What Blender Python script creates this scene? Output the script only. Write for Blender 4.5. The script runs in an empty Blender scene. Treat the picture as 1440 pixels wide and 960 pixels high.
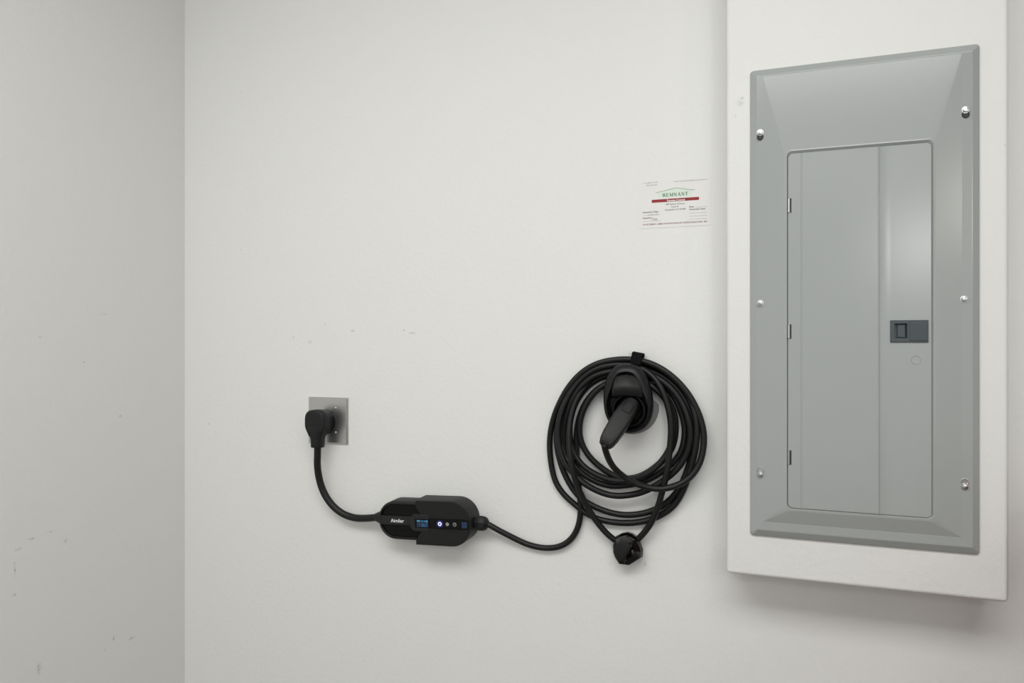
import bpy, bmesh, math, random
from mathutils import Vector, Matrix
random.seed(7)
S = bpy.context.scene
COL = S.collection
PI = math.pi

# ------------------------------------------------------------------ camera
FPX, HORIZON, DIST, CAMZ = 960.0, 478.0, 1.428, 1.40
YAW = math.atan(FPX / 2798.0)
cam_d = bpy.data.cameras.new('camera')
cam_d.sensor_width = 36.0
cam_d.lens = 24.0
cam_d.shift_y = -2.0 / 1440.0
cam_d.clip_start = 0.02
cam = bpy.data.objects.new('camera', cam_d)
cam.location = (0, -DIST, CAMZ)
cam.rotation_euler = (PI / 2, 0, YAW)
COL.objects.link(cam)
S.camera = cam

# ------------------------------------------------------------------ world, lamps, exposure
wd = bpy.data.worlds.new('daylight')
S.world = wd
wd.use_nodes = True
wbg = wd.node_tree.nodes['Background']
wbg.inputs['Color'].default_value = (0.90, 0.96, 1.0, 1)
wbg.inputs['Strength'].default_value = 1.35


def area_lamp(name, loc, target, sx, sy, power, color, spread=PI):
    d = bpy.data.lights.new(name, 'AREA')
    d.shape = 'RECTANGLE'
    d.size, d.size_y = sx, sy
    d.energy = power
    d.color = color
    d.spread = spread
    o = bpy.data.objects.new(name, d)
    o.location = loc
    o.rotation_euler = (Vector(target) - Vector(loc)).to_track_quat('-Z', 'Y').to_euler()
    COL.objects.link(o)
    return o


area_lamp('ceiling_lamp', (-0.22, -1.72, 2.72), (-0.22, -1.7199, 0), 2.2, 0.8, 76, (1.0, 0.995, 0.985))
area_lamp('rear_fill_light', (0.2, -4.3, 2.72), (0.2, -4.2999, 0), 2.2, 0.9, 42, (1.0, 0.995, 0.985))  # added fill, no such fixture known; lifts left wall, softens shadows
area_lamp('shop_lamp', (1.03, -3.5, 1.97), (0.1, 0, 1.4), 0.22, 0.32, 10, (1.0, 0.99, 0.98))
area_lamp('side_lamp', (2.02, -2.45, 2.07), (-0.3, 0, 1.4), 0.20, 0.36, 7, (1.0, 0.93, 0.84))

S.view_settings.view_transform = 'Standard'
S.view_settings.look = 'None'
S.view_settings.gamma = 1.0
S.view_settings.use_curve_mapping = False
S.view_settings.exposure = -0.70


# ------------------------------------------------------------------ helpers
def at(px, py, d=0.0):
    """World point on the plane a distance d in front of the back wall seen at that place of the photograph."""
    u = (px - 720.0) / FPX
    c, s = math.cos(YAW), math.sin(YAW)
    den = c + u * s
    r = DIST - d
    return Vector((r * (-s + u * c) / den, -d, CAMZ + r * (HORIZON - py) / FPX / den))


def srgb(r, g, b):
    f = lambda v: (v / 12.92 if v <= 0.04045 else ((v + 0.055) / 1.055) ** 2.4)
    return (f(r / 255), f(g / 255), f(b / 255), 1)


def mat(name, color, rough=0.5, metal=0.0, bump=0.0, bump_scale=200.0, vary=0.0, coat=0.0, emit=None, emit_s=0.0, spec=0.5,
        bump_dist=0.001, stretch=None):
    m = bpy.data.materials.new(name)
    m.use_nodes = True
    nt = m.node_tree
    b = nt.nodes['Principled BSDF']
    b.inputs['Base Color'].default_value = color
    b.inputs['Roughness'].default_value = rough
    b.inputs['Metallic'].default_value = metal
    b.inputs['Specular IOR Level'].default_value = spec
    b.inputs['Coat Weight'].default_value = coat
    if emit:
        b.inputs['Emission Color'].default_value = emit
        b.inputs['Emission Strength'].default_value = emit_s
    if bump or vary:
        g = nt.nodes.new('ShaderNodeNewGeometry')
        n = nt.nodes.new('ShaderNodeTexNoise')
        n.inputs['Scale'].default_value = bump_scale
        n.inputs['Detail'].default_value = 3.0
        vec = g.outputs['Position']
        if stretch:
            mp = nt.nodes.new('ShaderNodeMapping')
            mp.inputs['Scale'].default_value = stretch
            nt.links.new(vec, mp.inputs['Vector'])
            vec = mp.outputs['Vector']
        nt.links.new(vec, n.inputs['Vector'])
        if bump:
            bp = nt.nodes.new('ShaderNodeBump')
            bp.inputs['Strength'].default_value = bump
            bp.inputs['Distance'].default_value = bump_dist
            nt.links.new(n.outputs['Fac'], bp.inputs['Height'])
            nt.links.new(bp.outputs['Normal'], b.inputs['Normal'])
        if vary:
            mx = nt.nodes.new('ShaderNodeMix')
            mx.data_type = 'RGBA'
            mx.inputs[6].default_value = [c * (1 - vary) for c in color[:3]] + [1]
            mx.inputs[7].default_value = [min(1, c * (1 + vary)) for c in color[:3]] + [1]
            nt.links.new(n.outputs['Fac'], mx.inputs[0])
            nt.links.new(mx.outputs[2], b.inputs['Base Color'])
    return m


def wall_mat(name, color, scuffs):
    """Off-white roller-painted drywall with a few small grey scuffs at given world points."""
    m = bpy.data.materials.new(name)
    m.use_nodes = True
    nt = m.node_tree
    N, L = nt.nodes, nt.links
    b = N['Principled BSDF']
    b.inputs['Roughness'].default_value = 0.62
    b.inputs['Specular IOR Level'].default_value = 0.35
    g = N.new('ShaderNodeNewGeometry')
    n1 = N.new('ShaderNodeTexNoise')
    n1.inputs['Scale'].default_value = 95
    n1.inputs['Detail'].default_value = 4
    n2 = N.new('ShaderNodeTexNoise')
    n2.inputs['Scale'].default_value = 320
    n2.inputs['Detail'].default_value = 2
    n3 = N.new('ShaderNodeTexNoise')
    n3.inputs['Scale'].default_value = 420
    for n in (n1, n2, n3):
        L.new(g.outputs['Position'], n.inputs['Vector'])
    ad = N.new('ShaderNodeMath')
    ad.operation = 'MULTIPLY_ADD'
    ad.inputs[1].default_value = 0.35
    L.new(n2.outputs['Fac'], ad.inputs[0])
    L.new(n1.outputs['Fac'], ad.inputs[2])
    bp = N.new('ShaderNodeBump')
    bp.inputs['Strength'].default_value = 0.35
    bp.inputs['Distance'].default_value = 0.0016
    L.new(ad.outputs[0], bp.inputs['Height'])
    L.new(bp.outputs['Normal'], b.inputs['Normal'])
    total = None
    for (p, rx, rz, k) in scuffs:
        sb = N.new('ShaderNodeVectorMath')
        sb.operation = 'SUBTRACT'
        sb.inputs[1].default_value = p
        L.new(g.outputs['Position'], sb.inputs[0])
        dv = N.new('ShaderNodeVectorMath')
        dv.operation = 'DIVIDE'
        dv.inputs[1].default_value = (rx, rx, rz)
        L.new(sb.outputs[0], dv.inputs[0])
        ln = N.new('ShaderNodeVectorMath')
        ln.operation = 'LENGTH'
        L.new(dv.outputs[0], ln.inputs[0])
        mr = N.new('ShaderNodeMapRange')
        mr.interpolation_type = 'SMOOTHSTEP'
        mr.inputs['From Min'].default_value = 0.2
        mr.inputs['From Max'].default_value = 1.0
        mr.inputs['To Min'].default_value = k
        mr.inputs['To Max'].default_value = 0
        L.new(ln.outputs['Value'], mr.inputs['Value'])
        if total is None:
            total = mr.outputs[0]
        else:
            mx = N.new('ShaderNodeMath')
            mx.operation = 'MAXIMUM'
            L.new(total, mx.inputs[0])
            L.new(mr.outputs[0], mx.inputs[1])
            total = mx.outputs[0]
    if total is not None:
        th = N.new('ShaderNodeMapRange')
        th.inputs['From Min'].default_value = 0.45
        th.inputs['From Max'].default_value = 0.62
        L.new(n3.outputs['Fac'], th.inputs['Value'])
        mu = N.new('ShaderNodeMath')
        mu.operation = 'MULTIPLY'
        L.new(total, mu.inputs[0])
        L.new(th.outputs[0], mu.inputs[1])
        mc = N.new('ShaderNodeMix')
        mc.data_type = 'RGBA'
        mc.inputs[6].default_value = color
        mc.inputs[7].default_value = (0.13, 0.125, 0.12, 1)
        L.new(mu.outputs[0], mc.inputs[0])
        L.new(mc.outputs[2], b.inputs['Base Color'])
    else:
        b.inputs['Base Color'].default_value = color
    return m


def root(name, label, cat, loc, group=None):
    o = bpy.data.objects.new(name, None)
    o.empty_display_size = 0.02
    o.location = loc
    COL.objects.link(o)
    o['label'] = label
    o['category'] = cat
    if group:
        o['group'] = group
    return o


ORIGIN = {}


def link(name, me, material, parent=None, smooth=False, label=None, loc=None):
    """Link mesh data given in world coordinates as one object, a child of parent when given."""
    base = Vector((0, 0, 0))
    if parent is not None:
        base = ORIGIN.get(parent.name)
        if base is None:
            base = Vector(parent.location)
    off = Vector(loc) if loc is not None else base
    me.transform(Matrix.Translation(-off))
    me.materials.clear()
    me.materials.append(material)
    for p in me.polygons:
        p.use_smooth = smooth
    o = bpy.data.objects.new(name, me)
    o.location = off - base
    o.parent = parent
    COL.objects.link(o)
    ORIGIN[o.name] = off
    if label:
        o['label'] = label
    return o


def from_bm(bm, name='m', smooth_angle=None):
    bmesh.ops.recalc_face_normals(bm, faces=bm.faces)
    me = bpy.data.meshes.new(name)
    bm.to_mesh(me)
    bm.free()
    return me


def obj(name, bm, material, parent=None, smooth=False, label=None, loc=None, sharp=None):
    me = from_bm(bm, name)
    o = link(name, me, material, parent, smooth or sharp is not None, label, loc)
    if sharp is not None:
        me.set_sharp_from_angle(angle=math.radians(sharp))
    return o


def box(bm, x0, x1, y0, y1, z0, z1, bevel=0.0, seg=2, M=None):
    r = bmesh.ops.create_cube(bm, size=1.0)
    vs = r['verts']
    for v in vs:
        v.co = Vector((x0 + (v.co.x + .5) * (x1 - x0), y0 + (v.co.y + .5) * (y1 - y0), z0 + (v.co.z + .5) * (z1 - z0)))
    if bevel:
        es = list({e for v in vs for e in v.link_edges})
        rr = bmesh.ops.bevel(bm, geom=es, offset=bevel, segments=seg, affect='EDGES', profile=0.5)
        vs = list({v for f in rr['faces'] for v in f.verts} | {v for v in vs if v.is_valid})
    if M is not None:
        bmesh.ops.transform(bm, matrix=M, verts=vs)
    return vs


def rings(bm, loops, cap0=True, cap1=True):
    """Skin between successive closed loops with equal counts."""
    vl = [[bm.verts.new(p) for p in lp] for lp in loops]
    n = len(vl[0])
    for a, b in zip(vl, vl[1:]):
        for i in range(n):
            bm.faces.new((a[i], a[(i + 1) % n], b[(i + 1) % n], b[i]))
    if cap0:
        bm.faces.new(vl[0])
    if cap1:
        bm.faces.new(vl[-1])
    return vl


def rrect(x0, x1, z0, z1, r, n=6):
    """Rounded rectangle outline in (x, z)."""
    out = []
    for cx, cz, a0 in ((x1 - r, z1 - r, 0), (x0 + r, z1 - r, 90), (x0 + r, z0 + r, 180), (x1 - r, z0 + r, 270)):
        for k in range(n + 1):
            a = math.radians(a0 + 90 * k / n)
            out.append((cx + r * math.cos(a), cz + r * math.sin(a)))
    return out


def offset2(poly, k):
    """Move a closed outline inward (k>0) along its normals; outline counter-clockwise."""
    n = len(poly)
    out = []
    for i in range(n):
        p, q, r_ = Vector(poly[i - 1]), Vector(poly[i]), Vector(poly[(i + 1) % n])
        e1, e2 = (q - p), (r_ - q)
        e1 = e1.normalized() if e1.length > 1e-9 else e2.normalized()
        e2 = e2.normalized() if e2.length > 1e-9 else e1
        nn = Vector((-(e1.y + e2.y), e1.x + e2.x))
        nn = nn.normalized() if nn.length > 1e-9 else Vector((-e1.y, e1.x))
        c = max(0.5, nn.dot(Vector((-e1.y, e1.x))))
        out.append((q.x + nn.x * k / c, q.y + nn.y * k / c))
    return out


def smooth_closed(poly, per=5):
    """Closed Catmull-Rom through 2D points."""
    n = len(poly)
    out = []
    for i in range(n):
        p0, p1, p2, p3 = (Vector(poly[(i + j) % n]) for j in (-1, 0, 1, 2))
        for k in range(per):
            t = k / per
            out.append(tuple(0.5 * ((2 * p1) + (p2 - p0) * t + (2 * p0 - 5 * p1 + 4 * p2 - p3) * t * t + (3 * p1 - p0 - 3 * p2 + p3) * t ** 3)))
    return out


def catmull(pts, step):
    pts = [Vector(p) for p in pts]
    P = [2 * pts[0] - pts[1]] + pts + [2 * pts[-1] - pts[-2]]
    out = []
    for i in range(1, len(P) - 2):
        p0, p1, p2, p3 = P[i - 1:i + 3]
        # centripetal parametrisation keeps the curve free of kinks
        t0 = 0.0
        t1 = t0 + max(1e-6, (p1 - p0).length) ** 0.5
        t2 = t1 + max(1e-6, (p2 - p1).length) ** 0.5
        t3 = t2 + max(1e-6, (p3 - p2).length) ** 0.5
        n = max(2, int((p2 - p1).length / step))
        for k in range(n):
            t = t1 + (t2 - t1) * k / n
            a1 = (t1 - t) / (t1 - t0) * p0 + (t - t0) / (t1 - t0) * p1
            a2 = (t2 - t) / (t2 - t1) * p1 + (t - t1) / (t2 - t1) * p2
            a3 = (t3 - t) / (t3 - t2) * p2 + (t - t2) / (t3 - t2) * p3
            b1 = (t2 - t) / (t2 - t0) * a1 + (t - t0) / (t2 - t0) * a2
            b2 = (t3 - t) / (t3 - t1) * a2 + (t - t1) / (t3 - t1) * a3
            out.append((t2 - t) / (t2 - t1) * b1 + (t - t1) / (t2 - t1) * b2)
    out.append(pts[-1])
    # light smoothing
    for _ in range(4):
        out = [out[0]] + [(out[i - 1] + 2 * out[i] + out[i + 1]) / 4 for i in range(1, len(out) - 1)] + [out[-1]]
    return out


def tube(bm, path, radius, sides=12):
    """Sweep a circle (radius a number or a list) along a polyline with parallel transport."""
    n = len(path)
    T = [(path[min(i + 1, n - 1)] - path[max(i - 1, 0)]).normalized() for i in range(n)]
    up = Vector((0, -1, 0))
    nrm = (up - T[0] * up.dot(T[0])).normalized()
    loops = []
    for i in range(n):
        nrm = (nrm - T[i] * nrm.dot(T[i])).normalized()
        bn = T[i].cross(nrm)
        r = radius[i] if isinstance(radius, (list, tuple)) else radius
        loops.append([path[i] + (nrm * math.cos(2 * PI * k / sides) + bn * math.sin(2 * PI * k / sides)) * r for k in range(sides)])
    rings(bm, loops)


def lathe(bm, origin, axis, prof, sides=24, xdir=None, sx=1.0):
    """Revolve (radius, height) pairs round an axis; sx flattens one direction."""
    a = Vector(axis).normalized()
    x = Vector(xdir) if xdir else (Vector((0, 0, 1)) if abs(a.z) < .9 else Vector((1, 0, 0)))
    x = (x - a * x.dot(a)).normalized()
    y = a.cross(x)
    o = Vector(origin)
    rings(bm, [[o + a * h + (x * math.cos(2 * PI * k / sides) * sx + y * math.sin(2 * PI * k / sides)) * r for k in range(sides)] for r, h in prof])


def prism(bm, poly, d0, d1, bev=0.0, M=None):
    """Extrude an (x, z) outline from depth d0 (wall side) to d1 (front) with an optional front chamfer."""
    lps = [[Vector((x, -d0, z)) for x, z in poly]]
    if bev:
        lps.append([Vector((x, -(d1 - bev), z)) for x, z in poly])
        lps.append([Vector((x, -(d1 - bev * .3), z)) for x, z in offset2(poly, bev * .3)])
        lps.append([Vector((x, -d1, z)) for x, z in offset2(poly, bev)])
    else:
        lps.append([Vector((x, -d1, z)) for x, z in poly])
    if M is not None:
        lps = [[M @ p for p in lp] for lp in lps]
    rings(bm, lps)


def ccw(poly):
    a = sum(poly[i - 1][0] * poly[i][1] - poly[i][0] * poly[i - 1][1] for i in range(len(poly)))
    return list(poly) if a > 0 else list(reversed(poly))


def text_bm(body, width, cap, bold=0.0):
    """Flat mesh of a line of text, left at x=0, baseline z=0, stretched to the given width and capital height."""
    cu = bpy.data.curves.new('t', 'FONT')
    cu.body = body
    cu.size = 1.0
    cu.resolution_u = 3
    cu.offset = bold
    o = bpy.data.objects.new('t', cu)
    COL.objects.link(o)
    bpy.context.view_layer.update()
    me = bpy.data.meshes.new_from_object(o.evaluated_get(bpy.context.evaluated_depsgraph_get()))
    COL.objects.unlink(o)
    bpy.data.objects.remove(o)
    bpy.data.curves.remove(cu)
    bm = bmesh.new()
    bm.from_mesh(me)
    bpy.data.meshes.remove(me)
    xs = [v.co.x for v in bm.verts]
    x0, x1 = min(xs), max(xs)
    k = width / (x1 - x0)
    h = cap / 0.70
    for v in bm.verts:
        v.co = Vector(((v.co.x - x0) * k, 0, v.co.y * h))
    return bm


# ------------------------------------------------------------------ materials
WALL = srgb(225, 225, 222)
XL = -1.4055                       # the side wall stands here


def left_pt(px, py):
    """Point of the side wall seen at that place."""
    u = (px - 720.0) / FPX
    c, s = math.cos(YAW), math.sin(YAW)
    t = XL / (-s + u * c)
    return Vector((XL, -DIST + t * (c + u * s), CAMZ + t * (HORIZON - py) / FPX))


back_scuffs = [(at(496, 465), .010, .004, .55), (at(457, 456), .003, .006, .5), (at(413, 474), .004, .006, .55),
               (at(436, 481), .010, .006, .4), (at(568, 464), .006, .003, .8), (at(580, 468), .012, .004, .7),
               (at(294, 596), .003, .003, .9), (at(339, 351), .003, .003, .6), (at(907, 792), .004, .008, .6),
               (at(886, 498), .004, .004, .8), (at(340, 130), .003, .003, .5)]
left_scuffs = [(left_pt(147, 442), .010, .0025, .9), (left_pt(57, 474), .006, .003, .6), (left_pt(118, 509), .004, .003, .6),
               (left_pt(169, 585), .005, .004, .8), (left_pt(26, 772), .010, .003, .7), (left_pt(45, 757), .014, .003, .55),
               (left_pt(70, 748), .016, .003, .5), (left_pt(92, 760), .006, .006, .5), (left_pt(21, 800), .003, .022, .5),
               (left_pt(21, 836), .005, .006, .6), (left_pt(160, 897), .004, .008, .7), (left_pt(185, 897), .014, .005, .5),
               (left_pt(55, 940), .008, .016, .6), (left_pt(147, 914), .004, .004, .7), (left_pt(258, 47), .003, .003, .9)]
chase_scuffs = [(at(1043, 138, .105), .008, .004, .45), (at(1041, 145, .105), .010, .012, .35), (at(1034, 163, .105), .004, .004, .4),
                (at(1413, 204, .105), .002, .003, .5)]
M_back = wall_mat('painted_drywall_back', WALL, back_scuffs)
M_left = wall_mat('painted_drywall_side', WALL, left_scuffs)
M_chase = wall_mat('painted_drywall_chase', WALL, chase_scuffs)
M_plain = wall_mat('painted_drywall', WALL, [])
M_floor = mat('concrete', srgb(118, 112, 108), .75, bump=.2, bump_scale=40, vary=.08)
M_grey = mat('grey_enamel', srgb(158, 162, 160), .20, bump=.06, bump_scale=700, bump_dist=.0004, spec=.38)
M_latch = mat('slate_plastic', srgb(66, 74, 77), .5)
M_slot = mat('slot_shade', srgb(60, 60, 60), .6, metal=.6)
M_zinc = mat('zinc_plated_steel', (.56, .56, .55, 1), .30, metal=1)
M_steel = mat('brushed_stainless', (.60, .60, .585, 1), .32, metal=1, bump=.12, bump_scale=300, bump_dist=.0003, stretch=(1, 1, 14))
M_rubber = mat('black_rubber', srgb(26, 26, 27), .50, spec=.3, bump=.05, bump_scale=500, bump_dist=.0003)
M_cable = mat('cable_jacket', srgb(22, 22, 22), .42, bump=.08, bump_scale=350, bump_dist=.0003, spec=.3)
M_case = mat('satin_black_plastic', srgb(24, 24, 24), .45, spec=.3, bump=.05, bump_scale=900, bump_dist=.0002)
M_gloss = mat('gloss_black_plastic', srgb(8, 8, 8), .2, spec=.2)
M_bar = mat('charcoal_strip', srgb(34, 34, 35), .5, spec=.3)
M_holder = mat('black_holder_plastic', srgb(19, 19, 21), .40, spec=.3, bump=.05, bump_scale=600, bump_dist=.0002)
M_grip = mat('grip_plastic', srgb(32, 32, 32), .5, spec=.3, bump=.05, bump_scale=600, bump_dist=.0002)
M_hole = mat('dark_socket', srgb(7, 7, 8), .5, spec=.2)
M_pad = mat('grey_backing', srgb(128, 128, 127), .6)
M_strap = mat('woven_black_strap', srgb(13, 13, 13), .9, bump=.6, bump_scale=900, spec=.2)
M_wrap = mat('black_vinyl', srgb(10, 10, 10), .2, spec=.4)
M_flap = mat('matte_vinyl', srgb(28, 28, 29), .5, spec=.3)
M_paper = mat('white_card', srgb(226, 225, 222), .8, spec=.3)
M_ink = mat('grey_ink', srgb(112, 106, 104), .7)
M_ink2 = mat('pale_ink', srgb(150, 150, 148), .7)
M_green = mat('green_ink', srgb(92, 128, 96), .7)
M_pgreen = mat('pale_green_ink', srgb(214, 225, 213), .7)
M_red = mat('red_ink', srgb(140, 26, 30), .6)
M_brown = mat('brown_ink', srgb(140, 100, 96), .7)
M_white = mat('white_print', srgb(235, 235, 235), .6)
M_led = mat('blue_led', srgb(16, 12, 60), .3, emit=(.02, .01, .22, 1), emit_s=.3)
M_ledw = mat('lit_symbol', srgb(220, 220, 255), .3, emit=(.6, .6, 1, 1), emit_s=.75)
M_icon = mat('grey_symbol', srgb(140, 142, 140), .5)
M_bluei = mat('blue_symbol', srgb(12, 36, 64), .4, emit=(.008, .035, .08, 1), emit_s=.5)
M_scr = mat('lit_screen', srgb(20, 34, 60), .3, emit=(.010, .026, .055, 1), emit_s=.6)
M_scr2 = mat('lit_screen_cyan', srgb(50, 120, 150), .3, emit=(.06, .26, .38, 1), emit_s=.7)
M_scr3 = mat('lit_screen_blue', srgb(26, 64, 104), .3, emit=(.02, .075, .15, 1), emit_s=.7)

# ------------------------------------------------------------------ setting
ROOM_X1, ROOM_Y, ROOM_Z = 3.2, -6.0, 2.75


def slab(name, x0, x1, y0, y1, z0, z1, m):
    bm = bmesh.new()
    box(bm, x0, x1, y0, y1, z0, z1)
    o = obj(name, bm, m)
    o['kind'] = 'structure'
    return o


slab('wall_back', XL - .12, ROOM_X1 + .12, 0, .12, 0, ROOM_Z, M_back)
slab('wall_left', XL - .12, XL, ROOM_Y, 0, 0, ROOM_Z, M_left)
slab('wall_right', ROOM_X1, ROOM_X1 + .12, ROOM_Y, 0, 0, ROOM_Z, M_plain)
slab('floor', XL - .12, ROOM_X1 + .12, ROOM_Y, .12, -.1, 0, M_floor)
slab('ceiling', XL - .12, ROOM_X1 + .12, ROOM_Y, .12, ROOM_Z, ROOM_Z + .1, M_plain)

# unseen half-height block added right of frame; shades and reddens the lower right wall
M_shade_block = mat('reddish_shade_block', srgb(112, 62, 50), .5, bump=.2, bump_scale=30, vary=.15, stretch=(8, 8, 1))
slab('added_shade_block', .52, .62, -1.1, 0, 0, 1.14, M_shade_block)

# the drywall chase that carries the breaker panel: bull-nosed box from its underside to the ceiling
CH = .105
cx0, cx1, cz0 = at(1021.3, 478, CH).x, at(1419.8, 478, CH).x, at(1220, 827.5, CH).z
bm = bmesh.new()
vs = box(bm, cx0, cx1, -CH, .0, cz0, ROOM_Z)
es = [e for e in bm.edges if all(v.co.y < -CH + 1e-5 for v in e.verts) or (abs(e.verts[0].co.z - e.verts[1].co.z) < 1e-5 and e.verts[0].co.z < cz0 + 1e-4 and False)]
es = [e for e in es if not all(v.co.z > ROOM_Z - 1e-4 for v in e.verts)]
es += [e for e in bm.edges if abs(e.verts[0].co.y - e.verts[1].co.y) > .01 and e.verts[0].co.z < cz0 + 1e-4]
bmesh.ops.bevel(bm, geom=es, offset=.008, segments=5, affect='EDGES', profile=.5)
ch = obj('trim_1', bm, M_chase, sharp=40)
ch['kind'] = 'structure'

# ------------------------------------------------------------------ breaker panel
pe, pd = CH + .004, CH + .019
PX0, PX1, PZ0, PZ1 = at(1055, 0, pe).x, at(1377.8, 0, pe).x, at(1055.5, 752, pe).z, at(1378, 61, pe).z
DX0, DX1, DZ0, DZ1 = at(1108, 0, pd).x, at(1311, 0, pd).x, at(1211, 721.5, pd).z, at(1211, 207.5, pd).z
panel = root('breaker_panel', 'grey metal breaker panel cover with hinged door on the white boxed-out wall', 'electrical panel',
             ((PX0 + PX1) / 2, -CH, PZ0))
bm = bmesh.new()
d = CH
NC = 5


def rl(x0, x1, z0, z1, r, dd):
    return [Vector((x, -dd, z)) for x, z in rrect(x0, x1, z0, z1, r, NC)]


loops = [
    rl(PX0, PX1, PZ0, PZ1, .006, d + .0002),
    rl(PX0, PX1, PZ0, PZ1, .006, d + .003),
    rl(PX0 + .0015, PX1 - .0015, PZ0 + .0015, PZ1 - .0015, .005, d + .0045),
    rl(PX0 + .0115, PX1 - .0115, PZ0 + .0125, PZ1 - .0125, .002, d + .0105),
    rl(PX0 + .0130, PX1 - .0130, PZ0 + .0145, PZ1 - .0145, .002, d + .0108),
    rl(PX0 + .0215, PX1 - .0275, PZ0 + .0285, PZ1 - .0165, .001, d + .0112),
    rl(DX0 - .0050, DX1 + .0050, DZ0 - .0050, DZ1 + .0065, .010, d + .0190),
    rl(DX0 - .0018, DX1 + .0018, DZ0 - .0018, DZ1 + .0042, .009, d + .0193),
    rl(DX0 - .0003, DX1 + .0003, DZ0 - .0004, DZ1 + .0006, .0085, d + .0160),
    rl(DX0 - .0003, DX1 + .0003, DZ0 - .0004, DZ1 + .0006, .0085, d + .0110),
]
for p_ in loops[5]:
    if p_.z > (PZ0 + PZ1) / 2:
        p_.y -= .0026
vl = rings(bm, loops, cap0=False, cap1=True)
obj('cover', bm, M_grey, panel, sharp=2.5)

# door: a pressed sheet with two vertical creases
bm = bmesh.new()
DR = .0085
ddoor = d + .0188
la, lb = at(1252, 481, ddoor), at(1305.3, 449.8, ddoor)
lx0, lx1, lz0, lz1 = la.x, lb.x, la.z, lb.z
pa_, pb_ = at(1257.2, 475.5, ddoor), at(1275.5, 454.5, ddoor)
pk = (pa_.x, pb_.x, pa_.z, pb_.z)
c1, c2 = at(1127.5, 0, ddoor).x, at(1236.5, 0, ddoor).x
prof = [(DX0, -.0014), (DX0 + .0008, -.0003), (DX0 + .0016, 0), (c1 - .0017, 0), (c1 - .0007, -.0007), (c1 + .0007, -.0007), (c1 + .0017, 0.0),
        (c2 - .0024, 0.0), (c2 - .0012, .0013), (c2 - .0004, .0013), (c2 + .0006, -.0005), (c2 + .0018, -.0008), (DX1 - .0016, -.0008), (DX1 - .0008, -.0011), (DX1, -.0022)]
prof += [(DX0 + DR * t, 0) for t in (.35, .6, .8, 1.0)] + [(DX1 - DR * t, -.0008) for t in (.35, .6, .8, 1.0)]
hx0, hx1, hz0, hz1 = lx0 + .002, lx1 - .002, lz0 + .002, lz1 - .002
prof += [(hx0, -.0008), (hx1, -.0008)]
prof.sort()


def zin(x):
    k = 0
    if x < DX0 + DR:
        k = DX0 + DR - x
    elif x > DX1 - DR:
        k = x - (DX1 - DR)
    return DR - math.sqrt(max(0, DR * DR - k * k))


top, bot, tb, bb, h1, h0 = [], [], [], [], [], []
for x, h in prof:
    zi = zin(x)
    tb.append(bm.verts.new((x, -(ddoor - .003), DZ1 - zi)))
    top.append((bm.verts.new((x, -(ddoor + h - .0012), DZ1 - zi)), bm.verts.new((x, -(ddoor + h), DZ1 - zi - .0012))))
    h1.append(bm.verts.new((x, -(ddoor + h), hz1)))
    h0.append(bm.verts.new((x, -(ddoor + h), hz0)))
    bot.append((bm.verts.new((x, -(ddoor + h), DZ0 + zi + .0012)), bm.verts.new((x, -(ddoor + h - .0012), DZ0 + zi))))
    bb.append(bm.verts.new((x, -(ddoor - .003), DZ0 + zi)))
for i in range(len(prof) - 1):
    col = [tb, [t[0] for t in top], [t[1] for t in top], h1, h0, [t[0] for t in bot], [t[1] for t in bot], bb]
    for a, b in zip(col, col[1:]):
        if a is h1 and prof[i][0] >= hx0 - 1e-6 and prof[i + 1][0] <= hx1 + 1e-6:
            continue
        bm.faces.new((a[i], a[i + 1], b[i + 1], b[i]))
for i in (0, len(prof) - 1):
    bm.faces.new((tb[i], top[i][0], top[i][1], h1[i], h0[i], bot[i][0], bot[i][1], bb[i]))
door = obj('door', bm, M_grey, panel, sharp=20)

# latch with a finger pocket and a ribbed slide
bm = bmesh.new()
f0, f1 = ddoor - .002, ddoor + .0022
out = [(lx0, lz0), (lx1, lz0), (lx1, lz1), (lx0, lz1)]
inn = [(pk[0], pk[2]), (pk[1], pk[2]), (pk[1], pk[3]), (pk[0], pk[3])]
lps = [[Vector((x, -f0, z)) for x, z in out], [Vector((x, -(f1 - .0008), z)) for x, z in out],
       [Vector((x, -f1, z)) for x, z in offset2(out, .0008)], [Vector((x, -f1, z)) for x, z in inn],
       [Vector((x, -(f1 - .0070), z)) for x, z in offset2(inn, .001)]]
rings(bm, lps, cap0=False)
latch = obj('latch', bm, M_latch, door, label='slate grey slide latch')
bm = bmesh.new()
sx0, sx1 = pk[1] + .0030, lx1 - .0022
box(bm, sx0, sx1, -f1 - .0010, -f1 + .0005, lz0 + .0028, lz1 - .0028, .0004, 1)
for k in range(9):
    z = lz0 + .0048 + k * .0031
    box(bm, sx0 + .0012, sx1 - .0012, -f1 - .0014, -f1 - .0008, z, z + .0013)
# the slide belongs to the latch; kept in the door's level of parts
obj('latch_slide', bm, M_latch, door)
bm = bmesh.new()
box(bm, pk[0] + .0052, pk[1] - .0020, -f1 + .0040, -f1 + .0062, pk[2] + .0012, pk[3] - .0016, .0008, 1)
obj('latch_tongue', bm, M_latch, door)
# pressed knock-out disc
c = at(1288, 506, ddoor)
c.y = -(ddoor - .0008)
bm = bmesh.new()
lathe(bm, c, (0, -1, 0), [(.0078, -.0008), (.0076, .0002), (.0070, .0006), (.0064, .0002), (.0058, -.0001), (.0001, 0.0)], 28)
obj('knockout', bm, M_grey, door, sharp=60)

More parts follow.
